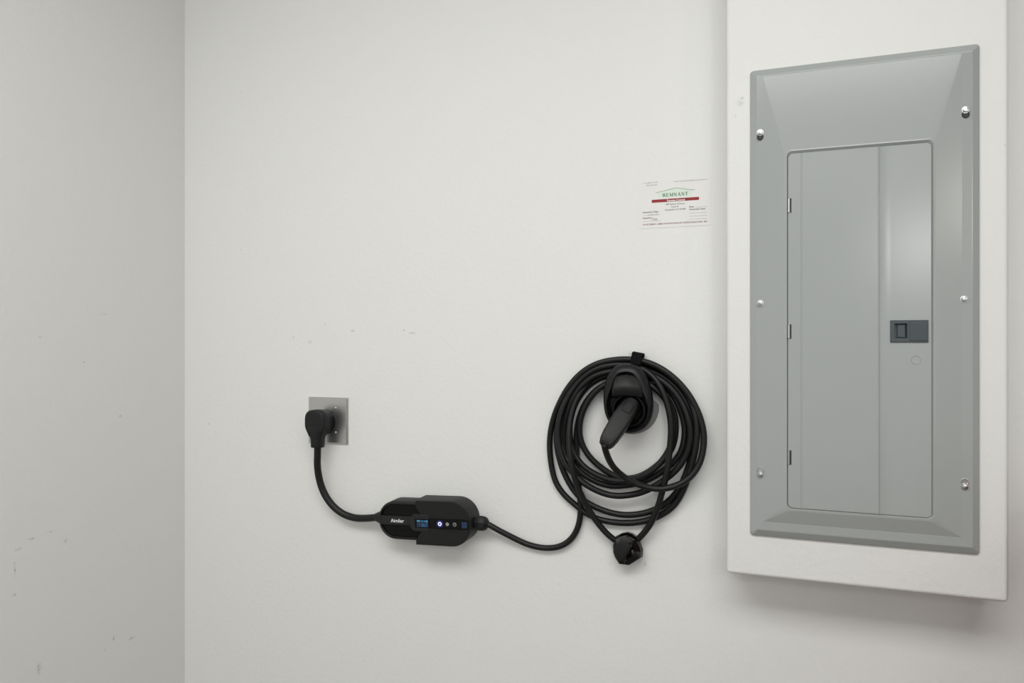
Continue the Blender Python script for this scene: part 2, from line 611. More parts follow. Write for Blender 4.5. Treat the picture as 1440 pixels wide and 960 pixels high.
# hinges
for py in (289, 466, 643):
    p = at(1109.3, py, ddoor)
    bm = bmesh.new()
    lathe(bm, (p.x, -(ddoor + .0002), p.z - .0125), (0, 0, 1), [(.0012, 0), (.0021, .0006), (.0021, .0244), (.0012, .025)], 14)
    hg = obj('hinge', bm, M_zinc, panel, sharp=40, loc=p)
    bm = bmesh.new()
    box(bm, p.x + .0016, p.x + .0042, -(ddoor + .0003), -(ddoor - .003), p.z - .0128, p.z + .0128)
    obj('hinge_slot', bm, M_slot, hg)

# six mounting screws, four of them in keyhole slots
screw_me = None
dsc = d + .0112
for px, py, slot in ((1069, 186.5, -1), (1357.8, 154.5, -1), (1069, 426, 0), (1356, 420.5, 0), (1069.3, 667, 1), (1357, 684, 1)):
    p = at(px, py, dsc + .002)
    p.y = -dsc - .0024 * max(0, (p.z - PZ0) / (PZ1 - PZ0))
    if screw_me is None:
        bm = bmesh.new()
        lathe(bm, p, (0, -1, 0), [(.0058, 0), (.0058, .0007), (.0046, .0008), (.0046, .0028), (.0040, .0036), (.0022, .0041), (.0001, .0042)], 18)
        s = obj('screw', bm, M_zinc, panel, sharp=35, loc=p)
        screw_me = s.data
    else:
        s = bpy.data.objects.new('screw', screw_me)
        COL.objects.link(s)
        s.parent = panel
        s.location = p - Vector(panel.location)
    if slot:
        q = p + Vector((0, 0, slot * .0078))
        bm = bmesh.new()
        lathe(bm, q, (0, -1, 0), [(.0056, .0002), (.0058, .0008), (.0052, .0010), (.0046, .0004), (.0040, .0001), (.0001, .0001)], 18)
        obj('keyhole_slot', bm, M_zinc if slot > 0 else M_slot, panel, sharp=40, loc=q)

# ------------------------------------------------------------------ wall outlet
ox0, ox1, oz0, oz1 = -1.0178, -.9062, 1.1482, 1.2608
ocx, ocz = -.9648, 1.2040
outlet = root('wall_outlet', 'square stainless steel outlet plate on the wall behind the round black plug', 'outlet', ((ox0 + ox1) / 2, 0, oz0))
bm = bmesh.new()
o_ = [(ox0, oz0), (ox1, oz0), (ox1, oz1), (ox0, oz1)]
hole = [(ocx + .030 * math.cos(math.radians(a)), ocz + .030 * math.sin(math.radians(a))) for a in range(0, 360, 15)]
rings(bm, [[Vector((x, -.0005, z)) for x, z in o_], [Vector((x, -.0025, z)) for x, z in o_], [Vector((x, -.0058, z)) for x, z in offset2(o_, .0035)]], cap0=False)
obj('face_plate', bm, M_steel, outlet)
bm = bmesh.new()
lathe(bm, (ocx, -.0058, ocz), (0, -1, 0), [(.0268, 0), (.0268, .0012), (.0255, .0018), (.0001, .0018)], 32)
obj('receptacle', bm, M_rubber, outlet, sharp=40)
for px, py in ((471.5, 574), (471.5, 608)):
    p = at(px, py, .0065)
    bm = bmesh.new()
    lathe(bm, (p.x, -.0058, p.z), (0, -1, 0), [(.0032, 0), (.0030, .0009), (.0018, .0016), (.0001, .0018)], 14)
    obj('screw', bm, M_zinc, outlet, sharp=50, loc=p)

# ------------------------------------------------------------------ car charger: plug, cord, control box, cable, connector
BC = Vector((-.6790, 0, .9945))
charger = root('electric_car_charger', 'black portable car charger with control box, plug and coiled cable on the wall', 'charger', (BC.x, 0, .93))

# plug: rounded body with a neck that leaves downward
pcz = 1.2040
outline = []
for a in range(-40, 221, 10):
    t = math.radians(a)
    k = 1.0 / ((abs(math.cos(t)) ** 3 + abs(math.sin(t)) ** 3) ** (1 / 3))
    outline.append((ocx - .001 + .0275 * k * math.cos(t), pcz + .002 + .0285 * k * math.sin(t)))
outline = smooth_closed(ccw(outline + [(ocx - .0185, pcz - .0300), (ocx - .0150, pcz - .0330), (ocx + .0130, pcz - .0330), (ocx + .0165, pcz - .0300)]), 2)
bm = bmesh.new()


def pl(poly, dd, dz=0):
    return [Vector((x, -dd, z + dz)) for x, z in poly]


small = offset2(outline, .0035)
rings(bm, [pl(offset2(outline, .004), .0078), pl(small, .0085), pl(small, .026), pl(offset2(outline, .001), .0300), pl(outline, .034), pl(outline, .0505),
           pl(offset2(outline, .0012), .0535), pl(offset2(outline, .0034), .0552), pl(offset2(outline, .0070), .0560)])
plug = obj('plug', bm, M_rubber, charger, sharp=50)
bm = bmesh.new()
nk = [(-.006, .0262, .0215), (-.018, .0258, .0215), (-.026, .0222, .0200), (-.032, .0180, .0175), (-.038, .0160, .0158), (-.046, .0154, .0150), (-.0575, .0150, .0146), (-.0590, .0142, .0138), (-.0592, .0095, .0095)]
lps = []
for dz, w, h in nk:
    lp = []
    for k in range(28):
        a_ = 2 * PI * k / 28
        q = 1 / ((abs(math.cos(a_)) ** 2.6 + abs(math.sin(a_)) ** 2.6) ** (1 / 2.6))
        lp.append(Vector((ocx - .001 + w * q * math.cos(a_), -(.0335 + (.006 if dz < -.03 else .003)) + h * q * math.sin(a_), pcz + dz)))
    lps.append(lp)
rings(bm, lps)
obj('strain_relief', bm, M_rubber, plug, sharp=45)

TILT = math.radians(2.6)
MB = Matrix.Translation(BC) @ Matrix.Rotation(-TILT, 4, 'Y')      # frame of the control box: x along it, z up


def bx(x, z, dd=0.0):
    return MB @ Vector((x, -dd, z))


# power cord
ends = bx(-.136, -.001, .028)
pts = [Vector((ocx - .001, -.040, pcz - .056))] + [at(x, y, dd) for x, y, dd in
      ((446.5, 640, .039), (446.2, 652, .037), (448, 668, .034), (452, 684, .031), (459, 699, .028), (469, 712, .025), (482, 722, .023), (497, 727.5, .022), (512, 728.5, .024))] + [ends, bx(-.124, 0, .028)]
bm = bmesh.new()
tube(bm, catmull(pts, .004), .0084, 16)
obj('power_cord', bm, M_cable, charger, smooth=True)


def stadium(x0, x1, h, r, n=10):
    return rrect(x0, x1, -h / 2, h / 2, r, n)


def pm(bm, polys, caps=(True, True)):
    rings(bm, [[MB @ Vector((x, -dd, z)) for x, z in poly] for poly, dd in polys], *caps)


# body (left shell with a sunken glossy face, running under the cap)
body = stadium(-.1180, .1095, .086, .0425)
bm = bmesh.new()
pm(bm, [(offset2(body, .002), .003), (body, .005), (body, .046), (offset2(body, .0015), .0485), (offset2(body, .0050), .0500), (offset2(body, .0060), .0490), (offset2(body, .0064), .0440)])
cbox = obj('control_box', bm, M_case, charger, sharp=35)
bm = bmesh.new()
pm(bm, [(offset2(body, .0062), .0438), (offset2(body, .0066), .0446)])
obj('sunken_face', bm, M_gloss, cbox, label='glossy black sunken face')
# cap over the right half, with a chamfered notch round the display
capx = -.0170
hh = .0495
arc = [p for p in stadium(-.09, .1140, hh * 2, .046) if p[0] > .04]
top_pts = [p for p in arc if p[1] > 0]
bot_pts = [p for p in arc if p[1] <= 0]
cap_out = ccw([(capx, hh)] + [(capx, .038), (-.0100, .024), (-.0035, .0165), (-.0035, -.0165), (-.0100, -.026), (capx - .002, -.040), (capx - .002, -hh)] + sorted(bot_pts, key=lambda p: math.atan2(p[1], p[0] - .06)) + sorted(top_pts, key=lambda p: math.atan2(p[1], p[0] - .06)))
bm = bmesh.new()
pm(bm, [(cap_out, .004), (cap_out, .0575), (offset2(cap_out, .0006), .0592), (offset2(cap_out, .0018), .0605)])
obj('cap_shell', bm, M_case, cbox, sharp=30)
# centre strip with the maker's lettering
bm = bmesh.new()
strip = [(-.1120, -.0098), (-.028, -.0098), (-.028, .0098), (-.1120, .0098)]
pm(bm, [(strip, .0440), (strip, .0492), (offset2(strip, .0008), .0500)])
obj('name_strip', bm, M_bar, cbox)
bez = ccw([(-.0310, -.0085), (-.0245, -.0165), (-.0195, -.0185), (.0160, -.0185), (.0160, .0185), (-.0195, .0185), (-.0245, .0165), (-.0310, .0085)])
bm = bmesh.new()
pm(bm, [(bez, .0440), (bez, .0605), (offset2(bez, .0008), .0615)])
obj('display_bezel', bm, M_bar, cbox)


def flat(name, poly, d0, m, parent, th=.0005, label=None):
    bm = bmesh.new()
    pm(bm, [(ccw(poly), d0), (ccw(poly), d0 + th)])
    return obj(name, bm, m, parent, label=label)


def rc(x0, x1, z0, z1):
    return [(x0, z0), (x1, z0), (x1, z1), (x0, z1)]


flat('display', rc(-0.0188, 0.0172, -.0105, .0095), .0613, M_gloss, cbox)
scr = bmesh.new()
pm(scr, [(rc(-0.0133, 0.0137, -.0085, .0070), .0617), (rc(-0.0133, 0.0137, -.0085, .0070), .0620)])
obj('screen', scr, M_scr, cbox, label='small lit blue screen')
scr = bmesh.new()
for r_ in (rc(-0.0129, -0.0054, .0030, .0062), rc(-0.0022, 0.0019, .0036, .0054), rc(0.0043, 0.0079, .0036, .0054), rc(0.0093, 0.0134, .0026, .0064)):
    pm(scr, [(r_, .0619), (r_, .0622)])
obj('status_icons', scr, M_scr2, cbox)
scr = bmesh.new()
pm(scr, [(ccw([(-0.0015, -.0005), (0.0019, -.0005), (0.0109, -.0070), (0.0109, -.0082), (0.0075, -.0082), (-0.0015, -.0030)]), .0619), (ccw([(-0.0015, -.0005), (0.0019, -.0005), (0.0109, -.0070), (0.0109, -.0082), (0.0075, -.0082), (-0.0015, -.0030)]), .0622)])
for r_ in (rc(0.0096, 0.0130, -.0030, 0.0), rc(-0.0015, 0.0040, -.0082, -.0050)):
    pm(scr, [(r_, .0619), (r_, .0622)])
obj('readout', scr, M_scr3, cbox)
band = ccw([(.0165, -.0115), (.095, -.0115), (.1105, -.0100), (.1110, .0100), (.095, .0115), (.0165, .0115)])
flat('button_strip', band, .0604, M_gloss, cbox, .0008)


def disc(cx, cz, r, n=18):
    return [(cx + r * math.cos(2 * PI * k / n), cz + r * math.sin(2 * PI * k / n)) for k in range(n)]


flat('led_surround', disc(.0425, 0.0, .0085), .0610, M_led, cbox, .0004, 'dark blue glowing lamp surround')
bm = bmesh.new()
rr = [(disc(.0425, 0, .0046), .0613), (disc(.0425, 0, .0046), .0617), (disc(.0425, 0, .0019), .0617), (disc(.0425, 0, .0019), .0613)]
pm(bm, rr, (False, False))
obj('led_ring', bm, M_ledw, cbox, label='white lit ring of the power lamp')
bm = bmesh.new()
pm(bm, [(disc(.0605, 0, .0040), .0611), (disc(.0605, 0, .0040), .0616)])
obj('button_symbol', bm, M_icon, cbox)
bm = bmesh.new()
rr = [(disc(.0780, 0, .0042), .0611), (disc(.0780, 0, .0042), .0616), (disc(.0780, 0, .0028), .0616), (disc(.0780, 0, .0028), .0611)]
pm(bm, rr, (False, False))
for r_ in (rc(.0775, .0783, 0, .0022), rc(.0775, .0798, -.0004, .0004)):
    pm(bm, [(r_, .0611), (r_, .0616)])
obj('button_symbol', bm, M_icon, cbox)
flat('blue_button', rc(.0945, .1070, -.0068, .0062), .0611, M_bluei, cbox, .0005, 'dim blue square key')
bm = text_bm('Aimiler', .0335, .0080, .012)
for v in bm.verts:
    v.co = MB @ Vector((-.0850 + v.co.x, -.0503, -.0040 + v.co.z))
obj('lettering', bm, M_white, cbox, label='white maker lettering')
# glands
bm = bmesh.new()
A = (MB.to_3x3() @ Vector((1, 0, 0)))
lathe(bm, bx(-.1370, 0, .028), A, [(.0088, 0), (.0105, .004), (.0130, .010), (.0150, .016), (.0165, .020), (.0165, .026)], 20)
obj('cord_gland', bm, M_rubber, cbox, sharp=35)
bm = bmesh.new()
lathe(bm, bx(.1140, -.0040, .026), A, [(.0120, 0), (.0120, .003), (.0152, .0045), (.0165, .009), (.0165, .015), (.0158, .019), (.0135, .024), (.0100, .027), (.0070, .029)], 10)
obj('cable_gland', bm, M_rubber, cbox, sharp=25)

# ---- charging cable: from the box up into the coil, eight turns, then to the connector
CR = .0064
LA, LB = .0085, .0220
Lbox = [(699, 744.3, .024), (712, 750.8, .019), (725, 757.5, .014), (740, 764.5, .010), (756, 769, .009), (772, 770.5, .009), (788, 768, .009), (801, 760, .009), (810.5, 747, .009),
        (815.5, 730, .009), (816.5, 712, .009), (815, 692, .009), (812.5, 668, .009), (811.3, 646, .009), (810.5, 620, .009), (812, 600, .009), (817, 580, .009), (826, 562, .009), (840, 547, .009), (858, 538, .009), (882, 534, LA)]
Rb = [(908, 538, LA), (925, 548, .009), (940, 563, .010), (948.5, 582, .011), (950.5, 602, .012), (948, 621, .013), (943, 634, .014), (934, 645, .016), (922, 656, .016), (904, 668, .014), (885, 673, .013)]
LB0 = [(868, 670.5, .013), (852, 662, .014), (838, 651, .016), (828, 641, .018), (820, 628, .019), (815.5, 614, .020), (815, 598, .021), (819, 580, .022), (828, 562, .022), (842, 546, .022), (860, 537, LB), (882, 534, LB)]
Rb2 = [(908, 538, LB), (924, 548, .022), (937, 563, .022), (945, 582, .022), (947, 602, .022), (945, 620, .020), (939, 636, .018), (929, 650, .022), (915, 663, .024), (900, 671, .024), (882, 676, .023)]
LB2 = [(863, 675.5, .022), (847, 671, .022), (830, 662.5, .022), (817, 652, .022), (808, 639, .020), (802.5, 622, .016), (801, 602, .012), (804, 582, .010), (811, 563, .009), (824, 545, .009), (842, 532, .009), (862, 526, LA), (885, 524.5, LA)]
Rc = [(908, 528, LA), (928, 537, .009), (945, 553, .009), (956, 574, .010), (962.5, 596, .010), (962.5, 617, .010), (957.5, 636, .010), (948.5, 648.5, .010), (936, 659, .010), (918, 671, .010), (902, 678, .010), (882, 682, .010)]
LB2b = [(863, 683.5, .010), (847, 680.5, .010), (830, 673, .011), (816, 663, .012), (803, 648, .014), (796, 630, .016), (793, 608, .018), (796, 586, .020), (804, 563, .022), (818, 542, .022), (836, 528, .022), (858, 522, LB), (885, 520, LB)]
Rd = [(908, 524, LB), (928, 533, .022), (946, 548, .023), (959, 566, .024), (967, 587, .026), (971, 604, .026), (970.5, 620, .025), (966, 637, .024), (956, 655, .024), (938, 672, .023), (920, 684, .023), (900, 693, .024), (880, 696.5, .026)]
LB3 = [(863, 697, .028), (847, 693, .030), (831, 685.5, .034), (816, 675.5, .036), (803, 662.5, .036), (793, 648, .036), (787, 630, .035), (784.5, 610, .034), (786.5, 590, .032), (793, 569, .028), (804, 549, .024), (819, 531, .022), (838, 518.5, .022), (860, 513, .022), (882, 513, LB)]
Ra = [(903, 518, .024), (919, 530, .028), (931, 548, .032), (938.5, 568, .034), (943, 590, .035), (943.5, 612, .035), (941.5, 633, .035), (939.5, 654, .036), (936, 672, .036), (931, 692, .034), (926, 710, .030), (919.5, 727, .026), (912, 741, .022), (902, 753, .018), (893, 762, .016), (882, 766, .015)]
LU = [(871, 763.5, .016), (861, 757, .018), (850, 746.5, .022), (839, 733, .026), (828.5, 717, .030), (819, 699, .036), (811, 681, .042), (805.5, 663, .046), (802, 644, .046), (800, 622, .042), (800.5, 600, .036), (804.5, 578, .028), (813, 557, .022), (826, 539, .014), (843, 525, .010), (862, 517, .009), (884, 515, LA)]
Re = [(908, 519, LA), (930, 528, .009), (949, 543, .010), (963, 562, .011), (972.5, 584, .012), (976.5, 606, .012), (975.5, 625, .012), (971.5, 644, .012), (966, 663, .011), (957, 683, .010), (945, 700, .009), (928, 713, .009), (909, 720.5, .009), (885, 724, .009)]
LB4 = [(862, 721.5, .009), (840, 714, .009), (824, 705.5, .009), (811.5, 695, .009), (801, 680, .009), (793, 664, .009), (787.5, 648, .009), (783.5, 628, .010), (783, 606, .011), (787, 584, .012), (795, 562, .011), (808, 541, .010), (824, 524, .009), (843, 512, .009), (863, 507, .009), (885, 506.5, LA)]
Rf = [(908, 510.5, LA), (931, 520, .009), (952, 537, .011), (968, 558, .016), (977, 580, .022), (980, 604, .024), (978.5, 626, .024), (974.5, 648, .022), (969, 667, .020), (960, 691, .016), (947.5, 711, .012), (929, 724.5, .010), (909, 732, .009), (885, 735.3, .009)]
LB5 = [(862, 734, .009), (841, 729.5, .009), (824, 721.5, .009), (809, 709.5, .009), (793, 695, .009), (781, 677, .009), (775.5, 655, .010), (773, 632, .011), (774, 608, .012), (779, 586, .014), (788, 564, .018), (801, 542, .021), (819, 523, .022), (840, 511, .022), (862, 506, .022), (885, 505, LB)]
Rg = [(908, 508.5, LB), (930, 518, .022), (950, 533, .022), (966, 551, .022), (978, 571, .022), (986, 591, .022), (990, 612, .023), (989, 631, .025), (984.5, 650, .028), (975, 666, .032), (961, 678, .036), (944, 685, .040), (926, 687.5, .044), (906, 684, .050), (887, 676.5, .058), (872, 666, .066), (861, 654.5, .080), (854.5, 642, .096), (851, 631.5, .108), (849.5, 624, .112)]
seq = Lbox + Rb + LB0 + Rb2 + LB2 + Rc + LB2b + Rd + LB3 + Ra + LU + Re + LB4 + Rf + LB5 + Rg
pts = [bx(.136, -.0043, .026), bx(.142, -.0050, .026)] + [at(*q) for q in seq]
bm = bmesh.new()
tube(bm, catmull(pts, .006), CR, 12)
obj('charging_cable', bm, M_cable, charger, smooth=True)

# ---- connector: nose in the holster, handle dropping to the lower left
g0, g1 = at(888, 568, .050), at(850, 626.5, .112)
ax = (g1 - g0).normalized()
side = ax.cross(Vector((0, -1, 0))).normalized()
upn = side.cross(ax).normalized()
L = (g1 - g0).length


def grip_ring(t, w, h, k=3.2, off=0.0, n=28):
    c = g0 + ax * (L * t) + upn * off
    lp = []
    for i in range(n):
        a = 2 * PI * i / n
        q = 1 / ((abs(math.cos(a)) ** k + abs(math.sin(a)) ** k) ** (1 / k))
        lp.append(c + side * (w * q * math.cos(a)) + upn * (h * q * math.sin(a)))
    return lp


bm = bmesh.new()
rings(bm, [grip_ring(t, w, h, k) for t, w, h, k in ((-.05, .014, .016, 2.2), (.10, .0175, .019, 3), (.25, .0190, .0200, 4.5), (.42, .0192, .0200, 5.5), (.60, .0186, .0190, 5.5),
      (.78, .0174, .0176, 5.5), (.90, .0156, .0156, 5), (.972, .0128, .0128, 3.4), (1.0, .0098, .0098, 2.0), (1.005, .0060, .006, 2.0))])
conn = obj('connector', bm, M_grip, charger, sharp=28)
bm = bmesh.new()
lathe(bm, at(888, 571, .030), (0, -1, 0), [(.0205, 0), (.0205, .018), (.0190, .026), (.0150, .033), (.0080, .036)], 28)
obj('connector_nose', bm, M_holder, conn, sharp=40)
bm = bmesh.new()
rings(bm, [[p + upn * .0012 for p in grip_ring(t, w, .0015, 2.6, .0195)] for t, w in ((.10, .008), (.13, .0095), (.26, .0095), (.29, .008))])
obj('release_button', bm, M_holder, conn, sharp=40)

# ------------------------------------------------------------------ connector holder on the wall
front_px = [(884, 511.0), (872, 511.8), (862, 516), (854.5, 525), (849.5, 537), (847, 551), (846.8, 566), (848.5, 580), (853, 592), (861, 602), (872, 608.5), (885, 611),
            (899, 607.5), (909, 599.5), (915, 587), (917, 571), (915.5, 555), (911.5, 539), (905.5, 525), (896, 515)]
FD = .060
fo = ccw(smooth_closed([(at(x, y, FD).x, at(x, y, FD).z) for x, y in front_px], 4))
hc = at(882, 566, FD)
holder = root('connector_holder', 'black wall-mounted holder cradling the charging connector inside the cable coil', 'holder', (hc.x, 0, min(z for x, z in fo)))


def scl(poly, kx, kz, dz=0.0, dx=0.0):
    return [(hc.x + (x - hc.x) * kx + dx, hc.z + (z - hc.z) * kz + dz) for x, z in poly]


neck = scl(fo, .86, .70, -.004)


def dome(lo, hi):
    """Outline moved in by lo round the lower socket and by hi towards the top."""
    A_, B_ = offset2(fo, lo), offset2(fo, hi)
    res = []
    for (xa, za), (xb, zb), (x, z) in zip(A_, B_, fo):
        t = max(0, min(1, (z - hc.z + .010) / .050))
        t = t * t * (3 - 2 * t)
        res.append((xa + (xb - xa) * t, za + (zb - za) * t))
    return res


bm = bmesh.new()
rings(bm, [pl(neck, .004), pl(neck, .030), pl(offset2(fo, .003), .0335), pl(fo, .037), pl(fo, .046), pl(dome(.0012, .0025), .0515), pl(dome(.0035, .0070), .0560), pl(dome(.0060, .0120), .0590), pl(dome(.0078, .0160), .0602),
           pl(dome(.0088, .0178), .0590), pl(dome(.0100, .0195), .0500), pl(dome(.0115, .0205), .0330)], cap0=True, cap1=True)
obj('shell', bm, M_holder, holder, sharp=35)
# sloping visor over the socket
rows = [(525.5, 865, 895.5, .046), (526.5, 864, 896.5, .0570), (528.5, 862.3, 898.5, .0605), (541, 859.5, 902.5, .0715), (545, 859, 903, .0720), (549, 858.5, 904, .0700), (555, 858, 905, .0625), (557.5, 858, 905, .0460)]
bm = bmesh.new()
lps = []
for y, xl, xr, dd in rows:
    pl_, pr_ = at(xl, y, dd), at(xr, y, dd)
    w = pr_.x - pl_.x
    z = pl_.z
    mid = [(0, -.022), (.03, -.006), (.10, -.0012), (.25, 0), (.5, .0012), (.75, 0), (.90, -.0012), (.97, -.006), (1, -.022)]
    lps.append([Vector((pl_.x + w * t, -max(.044, dd + k), z - .004 * (2 * t - 1) ** 2)) for t, k in mid])
vv = [[bm.verts.new(p_) for p_ in lp] for lp in lps]
for a_, b_ in zip(vv, vv[1:]):
    for i in range(len(a_) - 1):
        bm.faces.new((a_[i], a_[i + 1], b_[i + 1], b_[i]))
obj('visor', bm, M_grip, holder, sharp=28)
# socket sleeve that takes the connector
sc = at(884, 577, .052)
bm = bmesh.new()
lathe(bm, (sc.x, -.033, sc.z), (0, -1, 0), [(.0345, 0), (.0345, .0175), (.0330, .0195), (.0300, .0195), (.0290, .0180), (.0270, .0060), (.0250, .0050), (.0235, .0040), (.0225, .0010), (.0001, .0008)], 36)
obj('socket', bm, M_hole, holder, sharp=35)
for px, py in ((870, 556), (900.5, 556.5), (900.5, 591)):
    p = at(px, py, .054)
    bm = bmesh.new()
    lathe(bm, (p.x, -.0490, p.z), (0, -1, 0), [(.0034, 0), (.0034, .0028), (.0026, .0034), (.0014, .0030), (.0001, .0028)], 12)
    obj('screw', bm, M_hole, holder, sharp=40, loc=p)
# grey backing plate, a little of it showing to the right of the shell
pad_px = [(924.5, 567), (926.5, 571), (925.8, 580), (922, 590.5), (914.5, 600.5), (903, 607.5), (888, 610), (872, 605), (862, 595), (858, 575), (862, 548), (875, 535), (893, 533), (910, 545), (917, 560)]
pad = ccw(smooth_closed([(at(x, y, .003).x, at(x, y, .003).z) for x, y in pad_px], 3))
bm = bmesh.new()
prism(bm, pad, .0003, .0040, .0008)
obj('backing_plate', bm, M_pad, holder, sharp=40, label='grey backing plate against the wall')

# ------------------------------------------------------------------ straps on the coil
p = at(896.5, 504.5, .017)
strap = None
bm = bmesh.new()
Ms = Matrix.Translation((p.x, 0, p.z)) @ Matrix.Rotation(math.radians(11), 4, 'Y')
hw = .0108
sec = rrect(-.0135, .0135, .0008, .0325, .006, 4)            # (radial z, depth) section of the band
sec_in = offset2(sec, .0022)
lps = [[Ms @ Vector((-hw, -dd, z)) for z, dd in sec_in], [Ms @ Vector((-hw, -dd, z)) for z, dd in sec],
       [Ms @ Vector((hw, -dd, z)) for z, dd in sec], [Ms @ Vector((hw, -dd, z)) for z, dd in sec_in]]
lps.append(lps[0])
vl = [[bm.verts.new(q) for q in lp] for lp in lps[:-1]]
vl.append(vl[0])
n = len(sec)
for a, b in zip(vl, vl[1:]):
    for i in range(n):
        bm.faces.new((a[i], a[(i + 1) % n], b[(i + 1) % n], b[i]))
st_root = root('cable_strap', 'black woven strap closed round the top of the cable coil', 'strap', (p.x, 0, p.z))
band_o = obj('strap_band', bm, M_strap, st_root, sharp=40)
bm = bmesh.new()
box(bm, -hw * 1.02, hw * .96, -.0352, -.0322, -.0105, .0120, .0007, 1, M=Ms)
obj('strap_tail', bm, M_strap, st_root)

# folded wrap at the foot of the coil
w_px = [(861, 766), (864.6, 755), (873.5, 750.3), (881.4, 748.9), (889, 750.7), (895.3, 755.4), (900.4, 764), (904, 774.4), (903.6, 783), (894, 789.4), (884.7, 795.2), (877.7, 793.2), (870.8, 793), (864.6, 784), (861.3, 776.6)]
wr = root('cable_wrap', 'shiny black folded strap gathered round the bottom of the hanging cable loop', 'strap', at(882, 795, .015))
w2 = [at(x, y, .022) for x, y in w_px]
w2 = ccw([(q.x, q.z) for q in w2])
wc = Vector((sum(x for x, z in w2) / len(w2), sum(z for x, z in w2) / len(w2)))


def wl(k, dd, jit=0.0):
    return [Vector((wc.x + (x - wc.x) * k, -(dd + jit * ((i * 37) % 7 - 3) / 3), wc.y + (z - wc.y) * k)) for i, (x, z) in enumerate(w2)]


bm = bmesh.new()
rings(bm, [wl(.80, .002), wl(.96, .007, .001), wl(1.0, .020, .002), wl(.90, .030, .0025), wl(.55, .035, .003), wl(.30, .029, .001)])
obj('folded_band', bm, M_wrap, wr)
f_px = [(869.5, 762), (874.8, 757), (881, 755.6), (886.5, 756), (889.8, 760.5), (889, 768), (882.5, 778), (876, 788.5), (872, 789.7), (864.8, 782.5), (862.3, 773.5), (865.5, 768)]
fl = [at(x, y, .036) for x, y in f_px]
fl = ccw([(q.x, q.z) for q in fl])
fc = Vector((sum(x for x, z in fl) / len(fl), sum(z for x, z in fl) / len(fl)))


def flp(k, base, dd):
    lp = []
    for x, z in fl:
        xx, zz = fc.x + (x - fc.x) * k, fc.y + (z - fc.y) * k
        s_ = (xx - fc.x) + .5 * (zz - fc.y)
        lp.append(Vector((xx, -(base + dd - 6.0 * s_ * s_), zz)))
    return lp


bm = bmesh.new()
rings(bm, [flp(1.0, .036, 0), flp(1.0, .036, .0018), flp(.93, .036, .0026), flp(.5, .036, .0030)])
obj('flap', bm, M_flap, wr, sharp=40, label='matte charcoal folded flap')
bm = bmesh.new()
q = at(890.5, 778.5, .033)
rings(bm, [[q + Vector((.006 * math.cos(2 * PI * k / 10), -h_, .0085 * math.sin(2 * PI * k / 10) - .004 * math.cos(2 * PI * k / 10))) * 1.0 for k in range(10)] for h_ in (-.008, .0)] +
      [[q + Vector((.0035 * math.cos(2 * PI * k / 10), -.0025, .0055 * math.sin(2 * PI * k / 10) - .003 * math.cos(2 * PI * k / 10))) for k in range(10)]])
obj('fold', bm, M_wrap, wr, sharp=50)

# ------------------------------------------------------------------ inspection card
k0, k1, q0, q1 = -.2072, -.0678, 1.6310, 1.7300
card = root('inspection_card', 'white printed inspection card with red bar stuck on the wall above the coil', 'card', ((k0 + k1) / 2, 0, q0))
bm = bmesh.new()
box(bm, k0, k1, -.0007, -.0001, q0, q1)
obj('paper', bm, M_paper, card)
CD = .0008


def line_text(name, body, x0, x1, yb, cap, m, bold=.0, dd=CD):
    a, b = at(x0, yb, dd), at(x1, yb, dd)
    bm = text_bm(body, b.x - a.x, cap, bold)
    for v in bm.verts:
        v.co = Vector((a.x + v.co.x, -dd, a.z + v.co.z))
    return obj(name, bm, m, card)


def strokes(name, segs, w, m, dd=CD):
    """Thin printed rules between pairs of points."""
    bm = bmesh.new()
    for (xa, ya, xb, yb) in segs:
        a, b = at(xa, ya, dd), at(xb, yb, dd)
        t = (b - a).normalized()
        nn = Vector((-t.z, 0, t.x)) * w / 2
        bm.faces.new([bm.verts.new(p_) for p_ in (a - nn, b - nn, b + nn, a + nn)])
    return obj(name, bm, m, card)


def hline(x0, x1, y):
    """A level rule in the world, starting at (x0, y)."""
    a = at(x0, y, CD)
    u = (x1 - 720.0) / FPX
    den = math.cos(YAW) + u * math.sin(YAW)
    y1 = HORIZON - (a.z - CAMZ) * FPX * den / (DIST - CD)
    return (x0, y, x1, y1)


line_text('lettering', 'Tel: (408) 371-7407', 905, 925, 258.4, .0024, M_ink2, .01)
line_text('lettering', '(800) 660-7407', 909, 924.5, 261.6, .0024, M_ink2, .01)
line_text('lettering', 'Email: remnanttermite@remnanttermite.com', 948, 995.5, 255.9, .0024, M_ink2, .01)
# house outline round the name
strokes('house_outline', [(922.5, 270.8, 927, 270.0), (927, 270.0, 951, 264.0), (951, 264.0, 973, 266.8), (973, 266.8, 977, 266.6)], .0008, M_green)
strokes('house_walls', [(926, 270.4, 926, 278.2), (972.6, 267, 972.6, 275.4), (926, 278.2, 972.6, 275.3)], .0006, M_pgreen)
bm = bmesh.new()
bm.faces.new([bm.verts.new(at(x, y, CD - .00005)) for x, y in ((926.2, 270.6), (926.2, 278), (972.4, 275.2), (972.4, 267.2), (951, 264.6))])
obj('house_tint', bm, M_pgreen, card)

